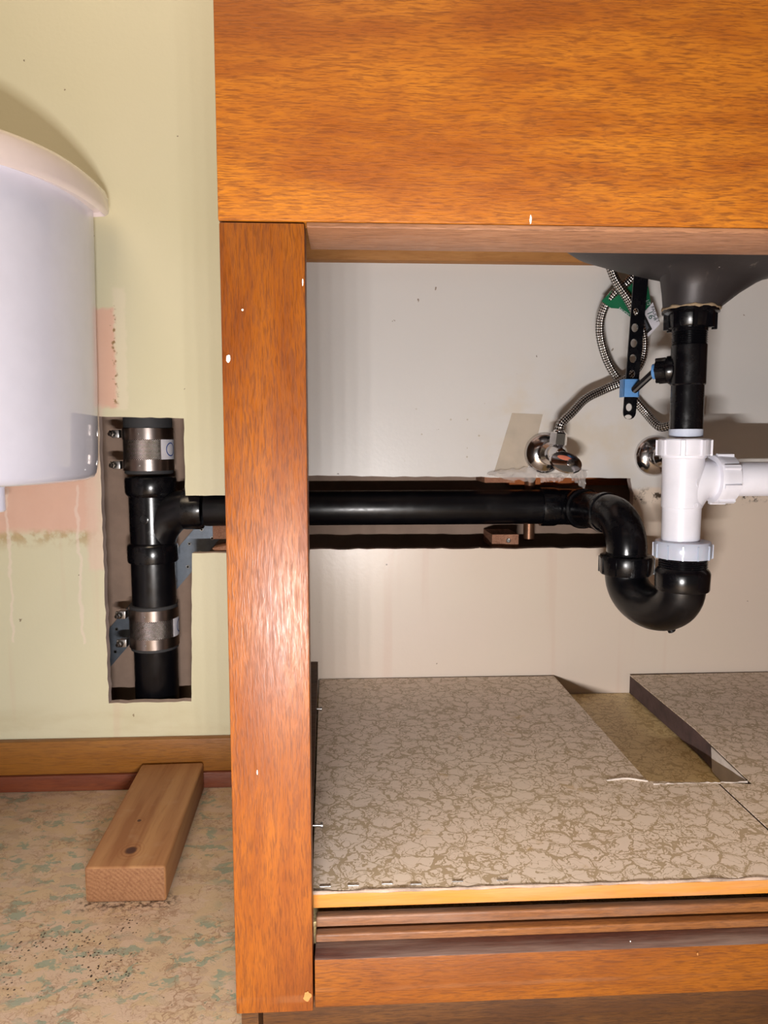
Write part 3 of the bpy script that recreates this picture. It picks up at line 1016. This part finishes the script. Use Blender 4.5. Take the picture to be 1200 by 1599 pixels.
def coupling(name, label, zc, hh, top_rub, cx, a_st):
    t = thing(name, label, 'pipe coupling', (cx, KY, zc - hh), 'steel banded couplings on the drain stack')
    c = Vector((cx, KY, 0))
    bm = BM(); lathe(bm, c, (0, 0, 1), [(.0304, zc - hh - .005), (.0325, zc - hh - .004), (.0325, zc + hh + top_rub), (.0304, zc + hh + top_rub + .001)], 56)
    obj('rubber_sleeve', bm, M_rub, t, smooth=35)
    bm = BM(); lathe(bm, c, (0, 0, 1), [(.0327, zc - hh * .62), (.0334, zc - hh * .62), (.0334, zc + hh * .62), (.0327, zc + hh * .62)], 72)
    obj('perforated_shield', bm, M_perf, t, smooth=35)
    for s in (-1, 1):
        z0, z1 = sorted((zc + s * hh, zc + s * hh * .47))
        bm = BM(); lathe(bm, c, (0, 0, 1), [(.0332, z0), (.0342, z0), (.0342, z1), (.0332, z1)], 64)
        bd = obj('clamp_band', bm, M_steel, t, smooth=35)
        # worm screw housing on the left
        zm = (z0 + z1) / 2
        h = Vector((cx - .0385, KY - .014, zm))
        bm = BM()
        box(bm, (h.x - .005, h.y - .007, zm - .0055), (h.x + .005, h.y + .007, zm + .0055), .0012)
        lathe(bm, h + Vector((-.002, -.007, 0)), (-.35, -1, 0), [(.0042, 0), (.0042, .005), (.0030, .006), (.0030, .009), (.0018, .0092)], 6)
        lathe(bm, h + Vector((-.006, 0, .001)), (-1, -.2, .2), [(.003, 0), (.003, .004), (.0015, .0045)], 8)
        obj('worm_screw', bm, M_bolt, bd, smooth=30)
        bm = BM(); lathe(bm, c + Vector((-.004, -.0341, zm)), (-.1, -1, 0), [(.0013, 0), (.0011, .0006), (.0002, .0009)], 12)
        obj('rivet', bm, M_bolt, bd, smooth=40)
    bm = BM(); cylpatch(bm, c, .0336, a_st, a_st + 1.0, zc - hh * .47, zc + hh * .47)
    sk = obj('sticker', bm, M_card, t, smooth=40, label='white sticker with a blue ring')
    bm = BM()
    O = []; n = 28
    am = a_st + .5; rr = .0095
    ringv = []
    for k in range(n):
        a = 2 * PI * k / n
        row = []
        for r in (rr, rr * .84):
            aa = am + r * math.cos(a) / .0343
            row.append(bm.verts.new(c + Vector((math.sin(aa) * .0344, -math.cos(aa) * .0344, zc + r * math.sin(a)))))
        ringv.append(row)
    for k in range(n):
        bm.faces.new((ringv[k][0], ringv[(k + 1) % n][0], ringv[(k + 1) % n][1], ringv[k][1]))
    obj('ring_print', bm, M_bluep, sk, smooth=40)
    return t


z1_, z2_ = zk(669), zk(734)
coupling('pipe_coupling', 'upper steel banded rubber coupling on the black stack, above the tee', (z1_ + z2_) / 2, (z1_ - z2_) / 2, .022, KX - .0015, .76)
z1_, z2_ = zk(947), zk(1006)
coupling('pipe_coupling', 'lower steel banded rubber coupling on the black stack, below the tee', (z1_ + z2_) / 2, (z1_ - z2_) / 2, .004, at(241, 975, KY).x, 1.12)

# ------------------------------------------------------------------ things inside the wall
sp_ = thing('nail_plate', 'galvanised steel strap running diagonally behind the drain stack', 'metal strap', tuple(at(190, 1000, .095)))
a, b = at(125, 1066, .0985), at(352, 800, .0985)
d = (b - a).normalized(); nrm = Vector((-d.z, 0, d.x))
bm = BM(); prism(bm, [a - nrm * .019, b - nrm * .019, b + nrm * .019, a + nrm * .019], (0, .0015, 0))
body = obj('plate', bm, M_galv, sp_)
for i in range(12):
    for s in (-.010, .010):
        c = a.lerp(b, (i + .5) / 12) + nrm * s
        bm = BM(); lathe(bm, c, (0, -1, 0), [(.0028, 0), (.0026, .0006), (.0015, .0006), (.0012, -.0002)], 12)
        obj('nail_dimple', bm, M_bolt, body, smooth=40)


def wblock(name, label, a, b, mat=W_shim, bev=.001):
    bm = BM(); box(bm, a, b, bev)
    return tag(obj(name, bm, mat, smooth=30), label, 'wood block')


p, q = at(333, 820, .05), at(380, 847, .05)
wblock('wood_cleat', 'small reddish wood block under the black pipe beside the cabinet stile', (p.x, .045, .334), (q.x + .02, .10, .3530))
p = at(318, 856, .03)
bm = BM()
prism(bm, [(-.182, .018, .3216), (-.10, .018, .3216), (-.10, .018, .3330), (-.145, .018, .3300), (-.165, .018, .3290), (-.185, .018, .3250)], (0, .05, 0))
tag(obj('wood_splinter', bm, W_shim), 'broken pinkish wood strip lying in the low wall slot left of the stile', 'wood scrap')
p, q = at(769, 831, .030), at(810, 853, .030)
bm = BM()
prism(bm, [(p.x, .030, .3215), (q.x, .030, .3215), (q.x, .030, .3395), (p.x, .030, .3395)], (-.0, .065, 0))
tag(obj('wood_cleat', bm, W_shim), 'short pinkish wood block with a nail hole, under the long black pipe', 'wood block')
bm = BM(); lathe(bm, (p.lerp(q, .62).x, .0298, .331), (0, -1, 0), [(.0034, 0), (.0028, .0008), (.0018, -.0002)], 16)
o_ = obj('nail', bm, M_bolt, bpy.data.objects['wood_cleat.001'], smooth=40)
p, q = at(753, 745, .05), at(800, 745, .05)
wblock('wood_cleat', 'pinkish wood block above the long black pipe, left of the copper pipe', (p.x, .030, .4125), (q.x, .10, .450))
wblock('wood_brace', 'orange-brown wood brace behind the copper pipe in the wall slot', (q.x + .001, .070, .4060), (.455, .1005, .50), W_stud)
cp_ = thing('copper_pipe', 'short vertical copper supply pipe crossing behind the black pipe', 'pipe', (.266, .068, .331))
bm = BM(); lathe(bm, (.2655, .069, 0), (0, 0, 1), [(.007, .326), (.008, .327), (.008, .452), (.0075, .453)], 24)
lathe(bm, (.2655, .069, .449), (0, -1, 0), [(.008, -.008), (.008, .068)], 24)
obj('pipe', bm, M_copper, cp_, smooth=40)


# ------------------------------------------------------------------ shut-off valves
VY = -.060


def valve(label, cx, cz, rot, vis=True, nut_dx=0.0):
    t = thing('shutoff_valve', label, 'valve', (cx, 0, cz), 'chrome shut-off valves on the wall')
    bm = BM(); lathe(bm, (cx, 0, cz), (0, -1, 0), [(.0275, .0003), (.0278, .001), (.0268, .004), (.022, .0085), (.015, .0115), (.0105, .0125), (.0085, .0125)], 64)
    obj('escutcheon', bm, M_chrome, t, smooth=60)
    bm = BM()
    lathe(bm, (cx, 0, cz), (0, -1, 0), [(.0085, .011), (.0085, .018), (.0140, .019), (.0150, .022), (.0150, .034), (.0105, .040), (.0105, .052), (.0120, .055), (.0120, .066), (.009, .071), (.007, .078), (.0040, .079), (.0040, .085)], 32)
    lathe(bm, (cx, VY, cz), (0, 0, 1), [(.0070, 0), (.0070, .012), (.0082, .0125), (.0082, .015)], 24)
    obj('body', bm, M_chrome, t, smooth=35)
    bm = BM()
    lathe(bm, (cx, VY, cz), (.08, 0, 1), [(.0088, .0105), (.0112, .0115), (.0112, .0255), (.0095, .0272), (.0068, .0275)], 6)
    obj('outlet_nut', bm, M_chrome, t, smooth=20)
    # oval handle, tilted
    bm = BM()
    lathe(bm, (0, 0, 0), (0, 0, 1), [(.0001, -.004), (.010, -.004), (.0165, -.0025), (.019, .0), (.0178, .003), (.012, .0048), (.0001, .0055)], 40, (False, False))
    hm = Matrix.Translation((cx + .003, -.088, cz - .0105)) @ Matrix.Rotation(rot, 4, 'Y') @ Matrix.Rotation(math.radians(68), 4, 'X') @ Matrix.Scale(.72, 4, (0, 1, 0)) @ Matrix.Scale(1.12, 4, (1, 0, 0))
    bmesh.ops.transform(bm, matrix=hm, verts=bm.verts)
    # flutes along the rim
    h = obj('handle', bm, M_chrome, t, smooth=40)
    bm = BM(); lathe(bm, (0, 0, 0), (0, 0, 1), [(.009, .0046), (.008, .0058), (.0001, .0062)], 24, (True, False))
    bmesh.ops.transform(bm, matrix=hm @ Matrix.Translation((-.003, .005, -.0004)) @ Matrix.Scale(.5, 4, (0, 1, 0)), verts=bm.verts)
    obj('badge', bm, M_red, h, smooth=40, label='reddish oval inset on the handle')
    bm = BM(); lathe(bm, (0, 0, 0), (0, 0, 1), [(.0038, .004), (.0040, .0062), (.0028, .0080), (.0001, .0085)], 20, (True, False))
    bmesh.ops.transform(bm, matrix=hm @ Matrix.Translation((.004, -.001, 0)) @ Matrix.Scale(1.6, 4, (0, 1, 0)), verts=bm.verts)
    obj('handle_screw', bm, M_bolt, h, smooth=40)
    return t


V1, V2 = (.2672, .4545), (.4194, .4504)
valve('chrome shut-off valve with oval handle at left, above the black elbow', V1[0], V1[1], math.radians(14))
valve('chrome shut-off valve half hidden behind the white drain tee', V2[0], V2[1], math.radians(-8))

# ------------------------------------------------------------------ supply hoses
def hose(label, pts, r=.0057):
    t = thing('supply_hose', label, 'hose', tuple(pts[-1]))
    P = crom(pts, 14)
    bm = BM(); tube(bm, P, r, 20)
    obj('braided_hose', bm, M_braid, t, smooth=60)
    d = (P[-1] - P[-8]).normalized()
    bm = BM(); lathe(bm, P[-1] - d * .002, d, [(.0062, -.001), (.0072, 0), (.0072, .009), (.006, .011), (.0055, .014)], 24)
    obj('crimp_ferrule', bm, M_chrome, t, smooth=40)
    return t


H = lambda x, y, Y: at(x, y, Y)
hose('braided steel supply hose from the left valve, crossing over to the right', [(.305, -.040, .74), H(948, 405, -.048), H(962, 438, -.050), H(984, 472, -.050), H(1001, 508, -.042), H(1006, 540, -.040), H(999, 570, -.042), H(976, 594, -.046), H(945, 608, -.045), H(915, 623, -.050), H(894, 644, -.056), Vector((V1[0] + .0045, VY, V1[1] + .038)), Vector((V1[0] + .002, VY, V1[1] + .0270))])
hose('braided steel supply hose looping left through the green tag, down to the right valve', [(.380, -.035, .74), H(1003, 405, -.045), H(985, 436, -.042), H(956, 462, -.036), H(940, 492, -.030), H(938, 525, -.026), H(950, 566, -.022), H(972, 600, -.022), H(1005, 640, -.026), H(1030, 666, -.045), Vector((V2[0] - .002, VY, V2[1] + .040)), Vector((V2[0] + .002, VY, V2[1] + .0270))])

# ------------------------------------------------------------------ card tag on the hose
tg = thing('card_tag', 'green and white card tag wrapped round a supply hose near the sink bowl', 'tag', tuple(at(990, 480, -.05)))
YT = -.052


def flat(pxs, Y, th=.0006):
    bm = BM(); prism(bm, [at(x, y, Y) for x, y in pxs], (0, th, 0))
    return bm


def arcstrip(px_out, px_in, Y, th=.0006):
    return flat(px_out + px_in[::-1], Y, th)


gb = obj('green_band', arcstrip([(940, 470), (960, 450), (982, 432), (1000, 434), (1013, 448), (1017, 474), (1006, 500)], [(955, 481), (968, 482), (984, 494), (990, 497), (995, 500), (998, 500), (1000, 503)], YT + .012), M_green, tg)
ws = thing  # keep name free
lab_q = [(1017, 470), (1032, 511), (1010, 531), (1006, 489)]
lb = obj('white_label', flat([(1020, 472), (1031, 506), (1008, 531), (997, 494), (1007, 487)], YT + .0085), M_card, tg)
obj('black_panel', flat([(1007, 490), (1019, 514), (1010, 522), (1001, 500)], YT + .0078, .0004), M_blackcard, lb)
obj('hose_picture', flat([(1008, 499), (1014, 512), (1010, 517), (1004, 504)], YT + .0072, .0004), M_galv, lb)


def text(s, size, loc, rot, mat, parent, name):
    cu = bpy.data.curves.new('t', 'FONT')
    cu.body = s; cu.size = size; cu.align_x = 'CENTER'; cu.align_y = 'CENTER'; cu.extrude = .0001
    o = bpy.data.objects.new('t', cu)
    COL.objects.link(o)
    bpy.context.view_layer.update()
    me = bpy.data.meshes.new_from_object(o.evaluated_get(bpy.context.evaluated_depsgraph_get()))
    bpy.data.objects.remove(o)
    me.transform(Matrix.Translation(loc) @ Matrix.Rotation(rot, 4, 'Y') @ Matrix.Rotation(PI / 2, 4, 'X'))
    me.materials.clear(); me.materials.append(mat)
    q = bpy.data.objects.new(name, me)
    COL.objects.link(q)
    q.parent = parent; q.location = -wpos(parent)
    return q


rt = math.radians(66)
text('FAUCET', .0060, at(1023.5, 491, YT + .0080), rt, M_blackcard, lb, 'lettering')
text('16"', .0105, at(1017, 494, YT + .0080), rt, M_grn_print, lb, 'lettering')
text('1/2', .0060, at(1012.5, 472, YT + .0115), rt, M_card, gb, 'lettering')
text('FAUCET', .0045, at(975, 487, YT + .0115), math.radians(35), M_card, gb, 'lettering')

# ------------------------------------------------------------------ tape and plastic film by the valve
bm = BM(); prism(bm, [at(x, y, -.0002) for x, y in ((800, 645), (848, 647), (838, 688), (822, 738), (772, 737))], (0, -.0004, 0))
tag(obj('masking_tape', bm, M_tape), 'yellowed tape patch stuck on the wall left of the chrome valve', 'tape')


def crumple(name, label, px, amp=.003):
    bm = BM(); nu, nv = 14, 6
    (ax, ay), (bx, by), (cx2, cy2), (dx, dy) = px
    g = []
    for j in range(nv + 1):
        row = []
        for i in range(nu + 1):
            u_, v_ = i / nu, j / nv
            x = (ax * (1 - u_) + bx * u_) * (1 - v_) + (dx * (1 - u_) + cx2 * u_) * v_
            y = (ay * (1 - u_) + by * u_) * (1 - v_) + (dy * (1 - u_) + cy2 * u_) * v_
            row.append(bm.verts.new(at(x + random.uniform(-1.5, 1.5), y + random.uniform(-2, 2), -.004 - random.uniform(0, amp))))
        g.append(row)
    for j in range(nv):
        for i in range(nu):
            bm.faces.new((g[j][i], g[j][i + 1], g[j + 1][i + 1], g[j + 1][i]))
    r = bmesh.ops.solidify(bm, geom=list(bm.faces), thickness=.0003)
    return tag(obj(name, bm, M_film, smooth=80), label, 'plastic film')


crumple('plastic_film', 'crumpled clear plastic film along the slot edge left of the chrome valve', ((760, 737), (842, 728), (834, 754), (762, 744)))
crumple('plastic_film', 'clear plastic scrap hanging below the chrome valve into the slot', ((884, 728), (918, 735), (914, 764), (893, 748)), .005)
crumple('plastic_film', 'small clear plastic strip under the chrome escutcheon', ((838, 738), (890, 740), (878, 752), (846, 752)))

# ------------------------------------------------------------------ toilet
TCX = -.532
toi = thing('toilet', 'white porcelain toilet, its rounded cistern and lid showing at the left edge', 'toilet', (TCX, -.2, 0))


def sring(cx, y_back, a, b, z, n=96, e=2.4):
    """flat-backed bow-fronted plan"""
    out = []
    for k in range(n):
        t = 2 * PI * k / n
        c, s = math.cos(t), math.sin(t)
        x = a * math.copysign(abs(c) ** (2 / e), c)
        y = abs(s) ** (2 / e) * (b if s < 0 else .012) * (-1 if s < 0 else 1)
        out.append(Vector((cx + x, y_back + y, z)))
    return out


def loft(bm, rr):
    R = [[bm.verts.new(p) for p in r] for r in rr]
    n = len(R[0])
    for j in range(len(R) - 1):
        for k in range(n):
            bm.faces.new((R[j][k], R[j][(k + 1) % n], R[j + 1][(k + 1) % n], R[j + 1][k]))
    bm.faces.new(R[0][::-1]); bm.faces.new(R[-1])
    return bm


yb = -.035
bm = BM()
TA, TB, ZB, ZL = .222, .222, .4215, .756
loft(bm, [sring(TCX, yb, TA - .034, TB - .028, ZB), sring(TCX, yb, TA - .020, TB - .014, ZB + .0008), sring(TCX, yb, TA - .012, TB - .006, ZB + .004), sring(TCX, yb, TA - .0085, TB - .002, ZB + .010), sring(TCX, yb, TA - .006, TB, ZB + .024),
          sring(TCX, yb, TA - .003, TB + .001, .55), sring(TCX, yb, TA, TB + .002, ZL)])
obj('cistern', bm, M_porc, toi, smooth=40)
bm = BM()
LA, LB = TA + .019, TB + .018
loft(bm, [sring(TCX, yb, LA - .010, LB - .010, ZL - .004), sring(TCX, yb, LA - .0045, LB - .0045, ZL - .009), sring(TCX, yb, LA - .001, LB - .001, ZL - .0065), sring(TCX, yb, LA, LB, ZL - .003), sring(TCX, yb, LA - .0005, LB, ZL + .010), sring(TCX, yb, LA - .004, LB - .002, ZL + .020), sring(TCX, yb, LA - .011, LB - .007, ZL + .0275), sring(TCX, yb, LA - .022, LB - .018, ZL + .031)])
obj('lid', bm, M_lid, toi, smooth=40)
bm = BM()
def ell(cx, cy, a, b, z, n=64): return [Vector((cx + a * math.cos(2 * PI * k / n), cy + b * math.sin(2 * PI * k / n), z)) for k in range(n)]
loft(bm, [ell(TCX - .06, -.30, .11, .22, 0.0), ell(TCX - .06, -.30, .105, .21, .05), ell(TCX - .06, -.33, .11, .22, .2), ell(TCX - .04, -.33, .16, .26, .33), ell(TCX - .04, -.33, .175, .28, .385), ell(TCX - .04, -.33, .17, .275, .395)])
obj('bowl', bm, M_porc, toi, smooth=50)
bm = BM(); lathe(bm, (-.4165, -.10, .388), (0, 0, 1), [(.010, 0), (.012, .002), (.012, .030), (.008, .036)], 20)
obj('bolt_boss', bm, M_porc, toi, smooth=40)

# ------------------------------------------------------------------ wood offcut on the floor
ob = BM()
prism(ob, [(-.2705, -.2620, .0), (-.1880, -.2640, .0), (-.1965, -.0190, .0), (-.2790, -.0215, .0)], (0, 0, .0385))
es = [e for e in ob.edges]
bmesh.ops.bevel(ob, geom=es, offset=.0035, segments=3, affect='EDGES', profile=.5)
bmesh.ops.recalc_face_normals(ob, faces=ob.faces)
for f in ob.faces:
    if f.normal.y < -.85: f.material_index = 1
tag(obj('wood_block', ob, [M_pine, M_endpine], smooth=40), 'knotty pine offcut lying on the floor, its far end against the baseboard', 'wood block')
